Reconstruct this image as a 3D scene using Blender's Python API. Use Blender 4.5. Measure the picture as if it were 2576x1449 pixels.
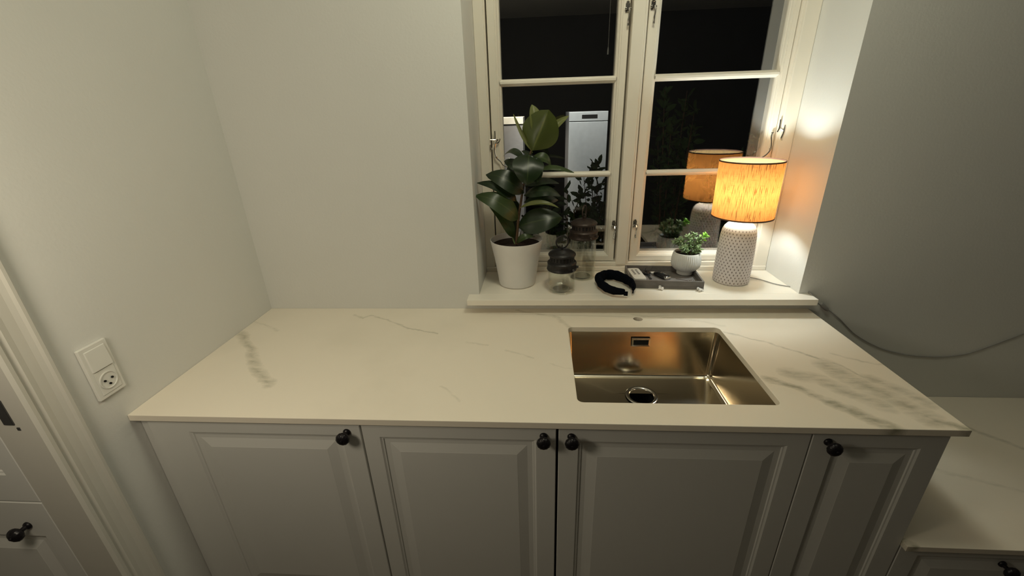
import bpy, bmesh, math, random
from mathutils import Vector, Matrix
random.seed(7)
D = bpy.data; S = bpy.context.scene; COL = S.collection
for o in list(D.objects): D.objects.remove(o)

# ------------------------------------------------------------------ camera
cam = D.cameras.new('camera'); camo = D.objects.new('camera', cam); COL.objects.link(camo)
cam.sensor_fit = 'HORIZONTAL'; cam.sensor_width = 36.0; cam.lens = 36.0*1063.1148/2576.0
cam.clip_start = 0.02; cam.clip_end = 60
camo.matrix_world = Matrix(((0.99774642, 0.00319635, 0.06702145, 0.0),
                            (0.06056187, 0.38710515, -0.92004449, -1.42184),
                            (-0.02888513, 0.92203003, 0.3860392, 1.57867),
                            (0, 0, 0, 1)))
S.camera = camo
# ------------------------------------------------------------------ view, world, lights
S.view_settings.view_transform = 'Standard'; S.view_settings.look = 'None'
S.view_settings.gamma = 1.0; S.view_settings.use_curve_mapping = False
S.view_settings.exposure = 0.0
w = D.worlds.new('night'); S.world = w; w.use_nodes = True
w.node_tree.nodes['Background'].inputs[0].default_value = (0.5, 0.6, 0.9, 1)
w.node_tree.nodes['Background'].inputs[1].default_value = 0.001

def area(name, loc, target, power, color, sx, sy):
    l = D.lights.new(name, 'AREA'); l.shape = 'RECTANGLE'; l.size = sx; l.size_y = sy
    l.energy = power; l.color = color
    o = D.objects.new(name, l); COL.objects.link(o); o.location = loc
    o.rotation_euler = (Vector(target)-Vector(loc)).to_track_quat('-Z', 'Y').to_euler()
    return o
def lamp_point(name, loc, power, color, size=.12):
    l = D.lights.new(name, 'POINT'); l.energy = power; l.color = color; l.shadow_soft_size = size
    o = D.objects.new(name, l); COL.objects.link(o); o.location = loc
lamp_point('ceiling_light', (.2, -.6, 2.3), 11.4, (1.0, .977, .743))
lamp_point('side_fill_light', (-.75, -1.2, 1.5), 9.6, (1.0, .884, .68))  # added fill from the left, a bare point light without a fixture
def spot(name, loc, target, power, color, angle, blend=.3, size=.05):
    l = D.lights.new(name, 'SPOT'); l.energy = power; l.color = color
    l.spot_size = math.radians(angle); l.spot_blend = blend; l.shadow_soft_size = size
    o = D.objects.new(name, l); COL.objects.link(o); o.location = loc
    o.rotation_euler = (Vector(target)-Vector(loc)).to_track_quat('-Z', 'Y').to_euler()
    return o
spot('cabinet_fill_spot', (.10, 1.62, 2.25), (.36, 2.02, 1.30), 64, (0.97, 1.0, 0.95), 75, .5)  # added spot, brightens the metal cabinet from behind the shrubs
spot('cabinet_fill_spot', (-.22, 1.75, 2.2), (-.22, 2.10, 1.45), 60, (1.0, 0.93, 0.78), 60, .5)  # second added spot, brightens the cream top of the grey cabinet

# ------------------------------------------------------------------ materials
def newmat(name):
    m = D.materials.new(name); m.use_nodes = True
    nt = m.node_tree; b = nt.nodes['Principled BSDF']
    return m, nt, b
def N(nt, t, **kw):
    n = nt.nodes.new(t)
    for k, v in kw.items(): setattr(n, k, v)
    return n
def L(nt, a, b): nt.links.new(a, b)
def mathn(nt, op, a, b=None, clamp=False):
    n = nt.nodes.new('ShaderNodeMath'); n.operation = op; n.use_clamp = clamp
    for i, v in enumerate((a, b)):
        if v is None: continue
        if isinstance(v, (int, float)): n.inputs[i].default_value = v
        else: nt.links.new(v, n.inputs[i])
    return n.outputs[0]
def simple(name, col, rough=.5, metal=0.0, var=.05, scale=30, bump=0.0, bscale=200, spec=.5, coat=0):
    m, nt, b = newmat(name)
    tc = N(nt, 'ShaderNodeTexCoord'); no = N(nt, 'ShaderNodeTexNoise'); no.inputs['Scale'].default_value = scale
    no.inputs['Detail'].default_value = 4
    L(nt, tc.outputs['Object'], no.inputs['Vector'])
    r = N(nt, 'ShaderNodeValToRGB')
    r.color_ramp.elements[0].position = .3; r.color_ramp.elements[1].position = .7
    r.color_ramp.elements[0].color = tuple(c*(1-var) for c in col)+(1,)
    r.color_ramp.elements[1].color = tuple(min(1, c*(1+var)) for c in col)+(1,)
    L(nt, no.outputs['Fac'], r.inputs['Fac']); L(nt, r.outputs['Color'], b.inputs['Base Color'])
    b.inputs['Roughness'].default_value = rough; b.inputs['Metallic'].default_value = metal
    b.inputs['Specular IOR Level'].default_value = spec; b.inputs['Coat Weight'].default_value = coat
    if bump:
        n2 = N(nt, 'ShaderNodeTexNoise'); n2.inputs['Scale'].default_value = bscale; n2.inputs['Detail'].default_value = 3
        L(nt, tc.outputs['Object'], n2.inputs['Vector'])
        bp = N(nt, 'ShaderNodeBump'); bp.inputs['Strength'].default_value = bump; bp.inputs['Distance'].default_value = .002
        L(nt, n2.outputs['Fac'], bp.inputs['Height']); L(nt, bp.outputs['Normal'], b.inputs['Normal'])
    return m
M = {}
M['wall'] = simple('painted_wall', (.74, .735, .70), .75, var=.015, scale=3, bump=.25, bscale=120, spec=.2)
M['rear_wall'] = simple('dark_rear_wall', (.10, .10, .10), .8, scale=3)
M['far_wall'] = simple('far_wall_paint', (.22, .22, .21), .8, scale=3)
M['ceiling'] = simple('ceiling_paint', (.6, .6, .58), .9, scale=3)
M['floor'] = simple('floor_wood', (.10, .07, .05), .5, var=.2, scale=6)
M['white_wood'] = simple('white_window_paint', (.90, .845, .74), .33, var=.02, scale=8, bump=.05, bscale=60)
M['casing'] = simple('door_casing_paint', (.62, .60, .54), .45, var=.02, scale=6)
M['sill'] = simple('sill_paint', (.92, .865, .76), .3, var=.02, scale=5)
M['cabinet'] = simple('cabinet_lacquer', (.70, .695, .66), .4, var=.015, scale=4, spec=.4)
M['cabinet_body'] = simple('cabinet_carcass', (.45, .44, .41), .6)
M['black_iron'] = simple('black_iron', (.012, .010, .012), .35, .3, var=.3, scale=60, bump=.3, bscale=150)
M['bronze'] = simple('antique_bronze', (.055, .040, .033), .42, .55, var=.25, scale=60, bump=.3, bscale=200)
M['dark_bronze'] = simple('dark_bronze', (.026, .024, .024), .42, .5, var=.25, scale=60, bump=.3, bscale=200)
M['chrome'] = simple('polished_steel', (.62, .60, .56), .16, 1.0, var=.05)
M['steel_handle'] = simple('dark_steel', (.12, .12, .12), .35, .8)
M['plastic'] = simple('white_plastic', (.78, .77, .72), .35, var=.01)
M['hole'] = simple('black_hole', (.004, .004, .004), .9)
M['pot'] = simple('matt_white_pot', (.80, .78, .75), .55, var=.02, scale=20)
M['soil'] = simple('potting_soil', (.022, .010, .007), .95, var=.6, scale=160, bump=1.0, bscale=120)
M['stem'] = simple('brown_stem', (.10, .055, .025), .6, var=.3, scale=80)
M['green_stem'] = simple('green_stem', (.10, .15, .04), .5, var=.2, scale=80)
M['tray'] = simple('grey_felt_wood_tray', (.17, .155, .145), .6, var=.12, scale=40, bump=.2)
M['tray_rim'] = simple('grey_tray_rim', (.30, .29, .28), .5, var=.05)
M['bowl'] = simple('white_ribbed_ceramic', (.80, .80, .77), .5, var=.02)
M['fabric'] = simple('black_velvet', (.004, .005, .009), .95, var=.2, scale=200, bump=.5, bscale=500, spec=.05)
M['fabric_lining'] = simple('grey_lining', (.10, .10, .10), .7)
M['clip'] = simple('white_resin', (.85, .83, .80), .35)
M['black_plastic'] = simple('black_gloss_plastic', (.006, .006, .007), .18, var=.1, coat=.4)
M['grey_button'] = simple('grey_button', (.13, .12, .11), .5)
M['cord'] = simple('grey_cord', (.33, .32, .31), .45)
M['shade_trim'] = simple('brown_shade_trim', (.10, .045, .025), .7)
M['bulb_base'] = simple('lamp_holder', (.6, .6, .58), .4)
M['ground'] = simple('garden_ground', (.008, .012, .006), .95, var=.4, scale=20)
M['bush_leaf'] = simple('shrub_leaf', (.030, .062, .020), .7, spec=.12, var=.3, scale=12)
M['cab_grey'] = simple('grey_cabinet_side', (.30, .29, .28), .5)
M['cream'] = simple('cream_top', (.92, .88, .74), .4)
M['oven_steel'] = simple('oven_steel', (.62, .64, .63), .5, .25, var=.05)
M['oven_dark'] = simple('oven_display_glass', (.02, .02, .02), .2)

# glass with boosted double-glazed reflection
def glass_mat(name, f0, tint=(1, 1, 1), rough=0.0):
    m = D.materials.new(name); m.use_nodes = True; nt = m.node_tree; nt.nodes.clear()
    out = N(nt, 'ShaderNodeOutputMaterial'); mix = N(nt, 'ShaderNodeMixShader')
    tr = N(nt, 'ShaderNodeBsdfTransparent'); tr.inputs[0].default_value = tint+(1,)
    gl = N(nt, 'ShaderNodeBsdfGlossy'); gl.inputs['Roughness'].default_value = rough
    gl.inputs[0].default_value = (1, 1, 1, 1)
    g = N(nt, 'ShaderNodeNewGeometry'); dt = N(nt, 'ShaderNodeVectorMath'); dt.operation = 'DOT_PRODUCT'
    L(nt, g.outputs['Normal'], dt.inputs[0]); L(nt, g.outputs['Incoming'], dt.inputs[1])
    c = mathn(nt, 'ABSOLUTE', dt.outputs['Value'])
    s = mathn(nt, 'POWER', mathn(nt, 'SUBTRACT', 1.0, c, True), 5.0)
    f = mathn(nt, 'ADD', mathn(nt, 'MULTIPLY', s, 1-f0), f0, True)
    L(nt, f, mix.inputs[0]); L(nt, tr.outputs[0], mix.inputs[1]); L(nt, gl.outputs[0], mix.inputs[2])
    L(nt, mix.outputs[0], out.inputs[0])
    return m
M['pane'] = glass_mat('window_pane_glass', .14)
M['jar'] = glass_mat('clear_jar_glass', .07, (.96, .97, .95))

def brushed():
    m, nt, b = newmat('brushed_stainless')
    tc = N(nt, 'ShaderNodeTexCoord'); mp = N(nt, 'ShaderNodeMapping'); mp.inputs['Scale'].default_value = (4, 4, 260)
    no = N(nt, 'ShaderNodeTexNoise'); no.inputs['Scale'].default_value = 3; no.inputs['Detail'].default_value = 5
    L(nt, tc.outputs['Object'], mp.inputs[0]); L(nt, mp.outputs[0], no.inputs['Vector'])
    r = N(nt, 'ShaderNodeMapRange'); r.inputs[3].default_value = .10; r.inputs[4].default_value = .17
    L(nt, no.outputs['Fac'], r.inputs[0]); L(nt, r.outputs[0], b.inputs['Roughness'])
    b.inputs['Base Color'].default_value = (.71, .645, .53, 1); b.inputs['Metallic'].default_value = 1
    bp = N(nt, 'ShaderNodeBump'); bp.inputs['Strength'].default_value = .05; bp.inputs['Distance'].default_value = .001
    L(nt, no.outputs['Fac'], bp.inputs['Height']); L(nt, bp.outputs['Normal'], b.inputs['Normal'])
    return m
M['steel'] = brushed()

# marble: white ground with grey-green veins along polylines in room coordinates (x, y)
VEINS = [  # points, width, strength
 ([(-1.035, -.199), (-.947, -.283), (-.853, -.387), (-.755, -.485)], .016, .60),
 ([(-.642, -.082), (-.62, -.059), (-.502, -.128), (-.347, -.198)], .0045, .50),
 ([(-.69, -.060), (-.642, -.082)], .006, .35),
 ([(-.236, -.258), (-.165, -.275)], .005, .28),
 ([(-.11, -.300), (-.02, -.344)], .004, .28),
 ([(.030, -.372), (.090, -.402)], .003, .22),
 ([(-.088, -.012), (.057, -.074), (.097, -.151)], .008, .36),
 ([(.590, -.178), (.668, -.226), (.743, -.286), (.826, -.370), (.862, -.426)], .005, .55),
 ([(.604, -.435), (.657, -.469), (.709, -.530)], .013, .8),
 ([(.709, -.530), (.751, -.577), (.792, -.628)], .020, .95),
 ([(.793, -.370), (.811, -.427), (.846, -.479), (.868, -.526), (.895, -.583)], .032, .65),
 ([(.674, -.408), (.730, -.429), (.763, -.472), (.82, -.54)], .024, .55),
 ([(.872, -.556), (.916, -.600), (.946, -.625)], .012, .85),
 ([(.840, -.305), (.897, -.343), (.959, -.360)], .006, .40),
 ([(-.268, -.490), (-.205, -.560)], .004, .22),
 ([(.325, -.048), (.468, -.078), (.609, -.136)], .007, .28),
 ([(-1.036, -.115), (-.905, -.183)], .005, .25),
 ([(.87, -.43), (.93, -.53)], .020, .5),
 ([(1.42, -.12), (1.475, -.181), (1.552, -.271), (1.7, -.38)], .010, .40),
 ([(1.0, -.30), (1.2, -.36), (1.5, -.50)], .008, .22)]
def marble(name, base, seed):
    m, nt, b = newmat(name)
    g = N(nt, 'ShaderNodeNewGeometry')
    n1 = N(nt, 'ShaderNodeTexNoise'); n1.inputs['Scale'].default_value = 9; n1.inputs['Detail'].default_value = 8
    n1.inputs['Roughness'].default_value = .65
    L(nt, g.outputs['Position'], n1.inputs['Vector'])
    sub = N(nt, 'ShaderNodeVectorMath'); sub.operation = 'SUBTRACT'; sub.inputs[1].default_value = (.5, .5, .5)
    L(nt, n1.outputs['Color'], sub.inputs[0])
    sc = N(nt, 'ShaderNodeVectorMath'); sc.operation = 'SCALE'; sc.inputs[3].default_value = .055
    L(nt, sub.outputs[0], sc.inputs[0])
    ad = N(nt, 'ShaderNodeVectorMath'); ad.operation = 'ADD'
    L(nt, g.outputs['Position'], ad.inputs[0]); L(nt, sc.outputs[0], ad.inputs[1])
    sep = N(nt, 'ShaderNodeSeparateXYZ'); L(nt, ad.outputs[0], sep.inputs[0])
    X, Y = sep.outputs[0], sep.outputs[1]
    total = None
    for pts, wd, st in VEINS:
        for (x0, y0), (x1, y1) in zip(pts[:-1], pts[1:]):
            dx, dy = x1-x0, y1-y0; ll = dx*dx+dy*dy
            ax = mathn(nt, 'SUBTRACT', X, x0); ay = mathn(nt, 'SUBTRACT', Y, y0)
            t = mathn(nt, 'ADD', mathn(nt, 'MULTIPLY', ax, dx/ll), mathn(nt, 'MULTIPLY', ay, dy/ll), True)
            ex = mathn(nt, 'SUBTRACT', ax, mathn(nt, 'MULTIPLY', t, dx)); ey = mathn(nt, 'SUBTRACT', ay, mathn(nt, 'MULTIPLY', t, dy))
            d = mathn(nt, 'SQRT', mathn(nt, 'ADD', mathn(nt, 'MULTIPLY', ex, ex), mathn(nt, 'MULTIPLY', ey, ey)))
            f = mathn(nt, 'SUBTRACT', 1.0, mathn(nt, 'DIVIDE', d, wd*1.25), True)
            f = mathn(nt, 'MULTIPLY', mathn(nt, 'POWER', f, .8), st)
            total = f if total is None else mathn(nt, 'MAXIMUM', total, f)
    n2 = N(nt, 'ShaderNodeTexNoise'); n2.inputs['Scale'].default_value = 1; n2.inputs['Detail'].default_value = 7; n2.inputs['Roughness'].default_value = .62
    mpv = N(nt, 'ShaderNodeMapping'); mpv.inputs['Rotation'].default_value = (0, 0, math.radians(42)); mpv.inputs['Scale'].default_value = (16, 62, 20)
    L(nt, g.outputs['Position'], mpv.inputs[0]); L(nt, mpv.outputs[0], n2.inputs['Vector'])
    mr = N(nt, 'ShaderNodeMapRange'); mr.inputs[1].default_value = .38; mr.inputs[2].default_value = .60; mr.inputs[3].default_value = .32
    L(nt, n2.outputs['Fac'], mr.inputs[0])
    total = mathn(nt, 'MULTIPLY', total, mr.outputs[0])
    # faint clouds
    n3 = N(nt, 'ShaderNodeTexNoise'); n3.inputs['Scale'].default_value = 3.2; n3.inputs['Detail'].default_value = 5
    L(nt, g.outputs['Position'], n3.inputs['Vector'])
    cl = N(nt, 'ShaderNodeMapRange'); cl.inputs[1].default_value = .5; cl.inputs[2].default_value = .8; cl.inputs[4].default_value = .12
    L(nt, n3.outputs['Fac'], cl.inputs[0])
    tot = mathn(nt, 'ADD', total, cl.outputs[0], True)
    mx = N(nt, 'ShaderNodeMixRGB'); mx.inputs[1].default_value = base+(1,); mx.inputs[2].default_value = (.30, .285, .19, 1)
    L(nt, tot, mx.inputs[0]); L(nt, mx.outputs[0], b.inputs['Base Color'])
    b.inputs['Roughness'].default_value = .42; b.inputs['Specular IOR Level'].default_value = .4
    return m
M['marble'] = marble('white_marble', (.90, .825, .70), 0)

# linen shade
def linen():
    m = D.materials.new('linen_shade'); m.use_nodes = True; nt = m.node_tree; nt.nodes.clear()
    out = N(nt, 'ShaderNodeOutputMaterial'); tc = N(nt, 'ShaderNodeTexCoord')
    # cylindrical coordinates: angle, height
    sp = N(nt, 'ShaderNodeSeparateXYZ'); L(nt, tc.outputs['Object'], sp.inputs[0])
    an = mathn(nt, 'ARCTAN2', sp.outputs[1], sp.outputs[0])
    cb = N(nt, 'ShaderNodeCombineXYZ'); L(nt, mathn(nt, 'MULTIPLY', an, .1), cb.inputs[0]); L(nt, sp.outputs[2], cb.inputs[2])
    def thread(sx, sz, lo, hi, scale):
        mp = N(nt, 'ShaderNodeMapping'); mp.inputs['Scale'].default_value = (sx, 1, sz)
        L(nt, cb.outputs[0], mp.inputs[0])
        n = N(nt, 'ShaderNodeTexNoise'); n.inputs['Scale'].default_value = scale; n.inputs['Detail'].default_value = 3
        L(nt, mp.outputs[0], n.inputs['Vector'])
        r = N(nt, 'ShaderNodeMapRange'); r.inputs[1].default_value = lo; r.inputs[2].default_value = hi
        L(nt, n.outputs['Fac'], r.inputs[0]); return r.outputs[0]
    v = thread(430, 24, .52, .62, 1.0)        # vertical slubs
    h = thread(30, 460, .56, .68, 1.0)        # horizontal slubs
    fine = thread(1400, 60, .35, .75, 1.0)
    t = mathn(nt, 'ADD', mathn(nt, 'MULTIPLY', v, .9), mathn(nt, 'MULTIPLY', h, .40), True)
    t = mathn(nt, 'ADD', t, mathn(nt, 'MULTIPLY', fine, .16), True)
    mx = N(nt, 'ShaderNodeMixRGB'); mx.inputs[1].default_value = (.29, .100, .020, 1); mx.inputs[2].default_value = (.095, .028, .005, 1)
    L(nt, t, mx.inputs[0])
    tl = N(nt, 'ShaderNodeBsdfTranslucent'); df = N(nt, 'ShaderNodeBsdfDiffuse'); L(nt, mx.outputs[0], tl.inputs[0])
    df.inputs[0].default_value = (.62, .42, .20, 1)
    mix = N(nt, 'ShaderNodeMixShader'); mix.inputs[0].default_value = .60
    L(nt, tl.outputs[0], mix.inputs[2]); L(nt, df.outputs[0], mix.inputs[1]); L(nt, mix.outputs[0], out.inputs[0])
    return m
M['linen'] = linen()

def lamp_ceramic():
    m, nt, b = newmat('patterned_ceramic')
    tc = N(nt, 'ShaderNodeTexCoord'); sp = N(nt, 'ShaderNodeSeparateXYZ'); L(nt, tc.outputs['Object'], sp.inputs[0])
    an = mathn(nt, 'ARCTAN2', sp.outputs[1], sp.outputs[0])
    u = mathn(nt, 'MULTIPLY', an, 30/(2*math.pi)); v = mathn(nt, 'DIVIDE', sp.outputs[2], .0215)
    def lattice(ou, ov):
        fu = mathn(nt, 'SUBTRACT', mathn(nt, 'FRACT', mathn(nt, 'ADD', u, 100.0+ou)), .5)
        fv = mathn(nt, 'SUBTRACT', mathn(nt, 'FRACT', mathn(nt, 'ADD', v, 10.0+ov)), .5)
        return mathn(nt, 'ABSOLUTE', fu), mathn(nt, 'ABSOLUTE', fv)
    au, av = lattice(0, 0); bu, bv = lattice(.5, .5)
    d1 = mathn(nt, 'ADD', mathn(nt, 'MULTIPLY', au, 1.15), av); d2 = mathn(nt, 'ADD', mathn(nt, 'MULTIPLY', bu, 1.15), bv)
    d = mathn(nt, 'MINIMUM', d1, d2)
    dot = mathn(nt, 'SUBTRACT', 1.0, mathn(nt, 'MULTIPLY', mathn(nt, 'SUBTRACT', d, .13), 14), True)
    # raised chevron lines between the diamonds
    ring = mathn(nt, 'SUBTRACT', 1.0, mathn(nt, 'MULTIPLY', mathn(nt, 'ABSOLUTE', mathn(nt, 'SUBTRACT', d, .36)), 14), True)
    # no pattern on the top shoulder
    mask = mathn(nt, 'MULTIPLY', mathn(nt, 'SUBTRACT', .212, sp.outputs[2]), 120, True)
    dot = mathn(nt, 'MULTIPLY', dot, mask)
    mx = N(nt, 'ShaderNodeMixRGB'); mx.inputs[1].default_value = (.90, .83, .84, 1); mx.inputs[2].default_value = (.16, .12, .105, 1)
    L(nt, dot, mx.inputs[0])
    mx2 = N(nt, 'ShaderNodeMixRGB'); mx2.inputs[2].default_value = (.92, .87, .86, 1); L(nt, mx.outputs[0], mx2.inputs[1])
    L(nt, mathn(nt, 'MULTIPLY', ring, .6), mx2.inputs[0]); L(nt, mx2.outputs[0], b.inputs['Base Color'])
    bp = N(nt, 'ShaderNodeBump'); bp.inputs['Strength'].default_value = .7; bp.inputs['Distance'].default_value = .0015
    L(nt, mathn(nt, 'SUBTRACT', ring, dot), bp.inputs['Height']); L(nt, bp.outputs['Normal'], b.inputs['Normal'])
    b.inputs['Roughness'].default_value = .7
    return m
M['lamp_ceramic'] = lamp_ceramic()

def leafmat(name, dark, light, trans, rough=.3):
    m = D.materials.new(name); m.use_nodes = True; nt = m.node_tree; b = nt.nodes['Principled BSDF']
    out = nt.nodes['Material Output']
    uv = N(nt, 'ShaderNodeUVMap'); sp = N(nt, 'ShaderNodeSeparateXYZ'); L(nt, uv.outputs[0], sp.inputs[0])
    c = mathn(nt, 'ABSOLUTE', mathn(nt, 'SUBTRACT', sp.outputs[0], .5))
    vein = mathn(nt, 'SUBTRACT', 1.0, mathn(nt, 'MULTIPLY', c, 26), True)
    no = N(nt, 'ShaderNodeTexNoise'); no.inputs['Scale'].default_value = 14; tc = N(nt, 'ShaderNodeTexCoord')
    L(nt, tc.outputs['Object'], no.inputs['Vector'])
    m1 = N(nt, 'ShaderNodeMixRGB'); m1.inputs[1].default_value = dark+(1,); m1.inputs[2].default_value = tuple(x*1.7 for x in dark)+(1,)
    L(nt, no.outputs['Fac'], m1.inputs[0])
    m2 = N(nt, 'ShaderNodeMixRGB'); m2.inputs[2].default_value = light+(1,); L(nt, m1.outputs[0], m2.inputs[1])
    L(nt, mathn(nt, 'MULTIPLY', vein, .7), m2.inputs[0]); L(nt, m2.outputs[0], b.inputs['Base Color'])
    b.inputs['Roughness'].default_value = rough
    tl = N(nt, 'ShaderNodeBsdfTranslucent'); tl.inputs[0].default_value = tuple(min(1, x*1.5) for x in light)+(1,)
    mix = N(nt, 'ShaderNodeMixShader'); mix.inputs[0].default_value = trans
    L(nt, b.outputs[0], mix.inputs[1]); L(nt, tl.outputs[0], mix.inputs[2]); L(nt, mix.outputs[0], out.inputs[0])
    return m
M['leaf_dark'] = leafmat('rubber_leaf_dark', (.010, .020, .007), (.055, .08, .025), .04, .34)
M['leaf_mid'] = leafmat('rubber_leaf_mid', (.026, .044, .012), (.09, .12, .035), .10, .36)
M['leaf_pale'] = leafmat('rubber_leaf_pale', (.13, .15, .05), (.26, .26, .09), .25, .4)
M['leaf_top'] = leafmat('rubber_leaf_top', (.045, .062, .014), (.22, .24, .07), .22, .38)
M['succulent'] = simple('succulent_leaf', (.24, .34, .17), .4, var=.25, scale=60)
M['succulent_bright'] = simple('succulent_young_leaf', (.32, .66, .10), .4, var=.2, scale=60)

# ------------------------------------------------------------------ mesh helpers
def obj(name, verts, faces, mat, parent=None, smooth=False, loc=(0, 0, 0), rot=None, uvs=None):
    me = D.meshes.new(name); me.from_pydata([tuple(v) for v in verts], [], faces); me.update()
    if uvs:
        ul = me.uv_layers.new(name='UVMap')
        for lp in me.loops: ul.data[lp.index].uv = uvs[lp.vertex_index]
    if smooth:
        for p in me.polygons: p.use_smooth = True
    if mat: me.materials.append(mat)
    o = D.objects.new(name, me); COL.objects.link(o); o.location = loc
    if rot: o.rotation_euler = rot
    if parent: o.parent = parent
    return o
def empty(name, loc=(0, 0, 0), rz=0):
    o = D.objects.new(name, None); COL.objects.link(o); o.location = loc; o.rotation_euler = (0, 0, rz)
    o.empty_display_size = .02
    return o
def tag(o, label=None, cat=None, group=None, kind=None):
    if label: o['label'] = label
    if cat: o['category'] = cat
    if group: o['group'] = group
    if kind: o['kind'] = kind
    return o
class MB:
    def __init__(s): s.v = []; s.f = []
    def add(s, v, f):
        n = len(s.v); s.v += [tuple(a) for a in v]; s.f += [tuple(i+n for i in q) for q in f]; return s
    def box(s, x0, x1, y0, y1, z0, z1):
        v = [(x, y, z) for z in (z0, z1) for y in (y0, y1) for x in (x0, x1)]
        return s.add(v, [(0, 2, 3, 1), (4, 5, 7, 6), (0, 1, 5, 4), (2, 6, 7, 3), (0, 4, 6, 2), (1, 3, 7, 5)])
    def lathe(s, prof, n=32, c=(0, 0), cap0=True, cap1=True, rib=None):
        v = []; f = []
        for j, (r, z) in enumerate(prof):
            for i in range(n):
                a = 2*math.pi*i/n; rr = r
                if rib: rr = r*(1+rib(a, z))
                v.append((c[0]+rr*math.cos(a), c[1]+rr*math.sin(a), z))
        for j in range(len(prof)-1):
            for i in range(n):
                k = (i+1) % n; f.append((j*n+i, j*n+k, (j+1)*n+k, (j+1)*n+i))
        if cap0: f.append(tuple(range(n-1, -1, -1)))
        if cap1: f.append(tuple((len(prof)-1)*n+i for i in range(n)))
        return s.add(v, f)
    def tube(s, pts, r, n=8, closed=False, caps=True, flat=1.0):
        pts = [Vector(p) for p in pts]; m = len(pts); v = []; f = []
        up = Vector((0, 0, 1)); rr = r if isinstance(r, (list, tuple)) else [r]*m
        prevn = None
        for i, p in enumerate(pts):
            a = pts[(i-1) % m] if (closed or i > 0) else p; b = pts[(i+1) % m] if (closed or i < m-1) else p
            t = (b-a).normalized()
            if prevn is None:
                nn = t.orthogonal().normalized() if abs(t.dot(up)) > .95 else t.cross(up).normalized()
            else: nn = (prevn-t*prevn.dot(t)).normalized()
            prevn = nn; bb = t.cross(nn)
            for k in range(n):
                an = 2*math.pi*k/n; v.append(p+nn*math.cos(an)*rr[i]+bb*math.sin(an)*rr[i]*flat)
        for i in range(m if closed else m-1):
            i2 = (i+1) % m
            for k in range(n):
                k2 = (k+1) % n; f.append((i*n+k, i*n+k2, i2*n+k2, i2*n+k))
        if caps and not closed: f.append(tuple(range(n-1, -1, -1))); f.append(tuple((m-1)*n+k for k in range(n)))
        return s.add(v, f)
    def build(s, name, mat, parent=None, smooth=False, bevel=0, loc=(0, 0, 0), rot=None, kind=None, segs=2):
        o = obj(name, s.v, s.f, mat, parent, smooth, loc, rot)
        if bevel:
            b = o.modifiers.new('bevel', 'BEVEL'); b.width = bevel; b.segments = segs; b.limit_method = 'ANGLE'
            for p in o.data.polygons: p.use_smooth = True
            b.harden_normals = True
        elif smooth:
            o.data.set_sharp_from_angle(angle=math.radians(40))
        if kind: o['kind'] = kind
        return o
def spline(pts, k=8):
    pts = [Vector(p) for p in pts]; out = []
    for i in range(len(pts)-1):
        p0 = pts[max(i-1, 0)]; p1 = pts[i]; p2 = pts[i+1]; p3 = pts[min(i+2, len(pts)-1)]
        for j in range(k):
            t = j/k
            out.append(.5*((2*p1)+(p2-p0)*t+(2*p0-5*p1+4*p2-p3)*t*t+(3*p1-p0-3*p2+p3)*t**3))
    out.append(pts[-1]); return out
def frame_profile(x0, x1, z0, z1, prof, closed=True):
    """rectangular picture-frame sweep; prof = [(inset, y)] from outside to inside"""
    v = []; f = []
    for ins, y in prof: v += [(x0+ins, y, z0+ins), (x1-ins, y, z0+ins), (x1-ins, y, z1-ins), (x0+ins, y, z1-ins)]
    n = len(prof)
    for j in range(n-1):
        for i in range(4): k = (i+1) % 4; f.append((j*4+i, j*4+k, (j+1)*4+k, (j+1)*4+i))
    return v, f

# ------------------------------------------------------------------ room shell
XL = -1.0406; ZS = .9579; RL, RR = -.2254, .9067; HEAD = 2.30; CEIL = 2.5
XR = 3.0; YB = -3.3
mb = MB()
mb.box(XL-.12, RL, 0, .36, 0, CEIL); mb.box(RR, XR, 0, .36, 0, CEIL)
mb.box(RL, RR, 0, .36, 0, ZS-.022); mb.box(RL, RR, 0, .36, HEAD, CEIL)
tag(mb.build('wall_back', M['wall']), kind='structure')
DY0, DY1 = -1.75, -.80; WT = .075
mb = MB(); mb.box(XL-WT, XL, DY1+.012, 0, 0, CEIL); mb.box(XL-WT, XL, YB, DY0-.012, 0, CEIL); mb.box(XL-WT, XL, DY0-.012, DY1+.012, 2.1, CEIL)
tag(mb.build('wall_left', M['wall']), kind='structure')
tag(MB().box(XR, XR+.1, YB, .36, 0, CEIL).build('wall_right', M['far_wall']), kind='structure')
tag(MB().box(XL-WT, XR, YB-.1, YB, 0, CEIL).build('wall_rear', M['rear_wall']), kind='structure')
tag(MB().box(-2.6, XR, YB, .36, -.1, 0).build('floor', M['floor']), kind='structure')
tag(MB().box(-2.6, XR, YB, .36, CEIL, CEIL+.1).build('ceiling', M['ceiling']), kind='structure')
# hall beyond the doorway
mb = MB(); mb.box(-2.6, -2.5, YB, 0, 0, CEIL); mb.box(-2.5, XL-WT, -.1, 0, 0, CEIL); mb.box(-2.5, XL-WT, YB, YB+.1, 0, CEIL)
tag(mb.build('wall_hall', M['wall']), kind='structure')

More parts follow.
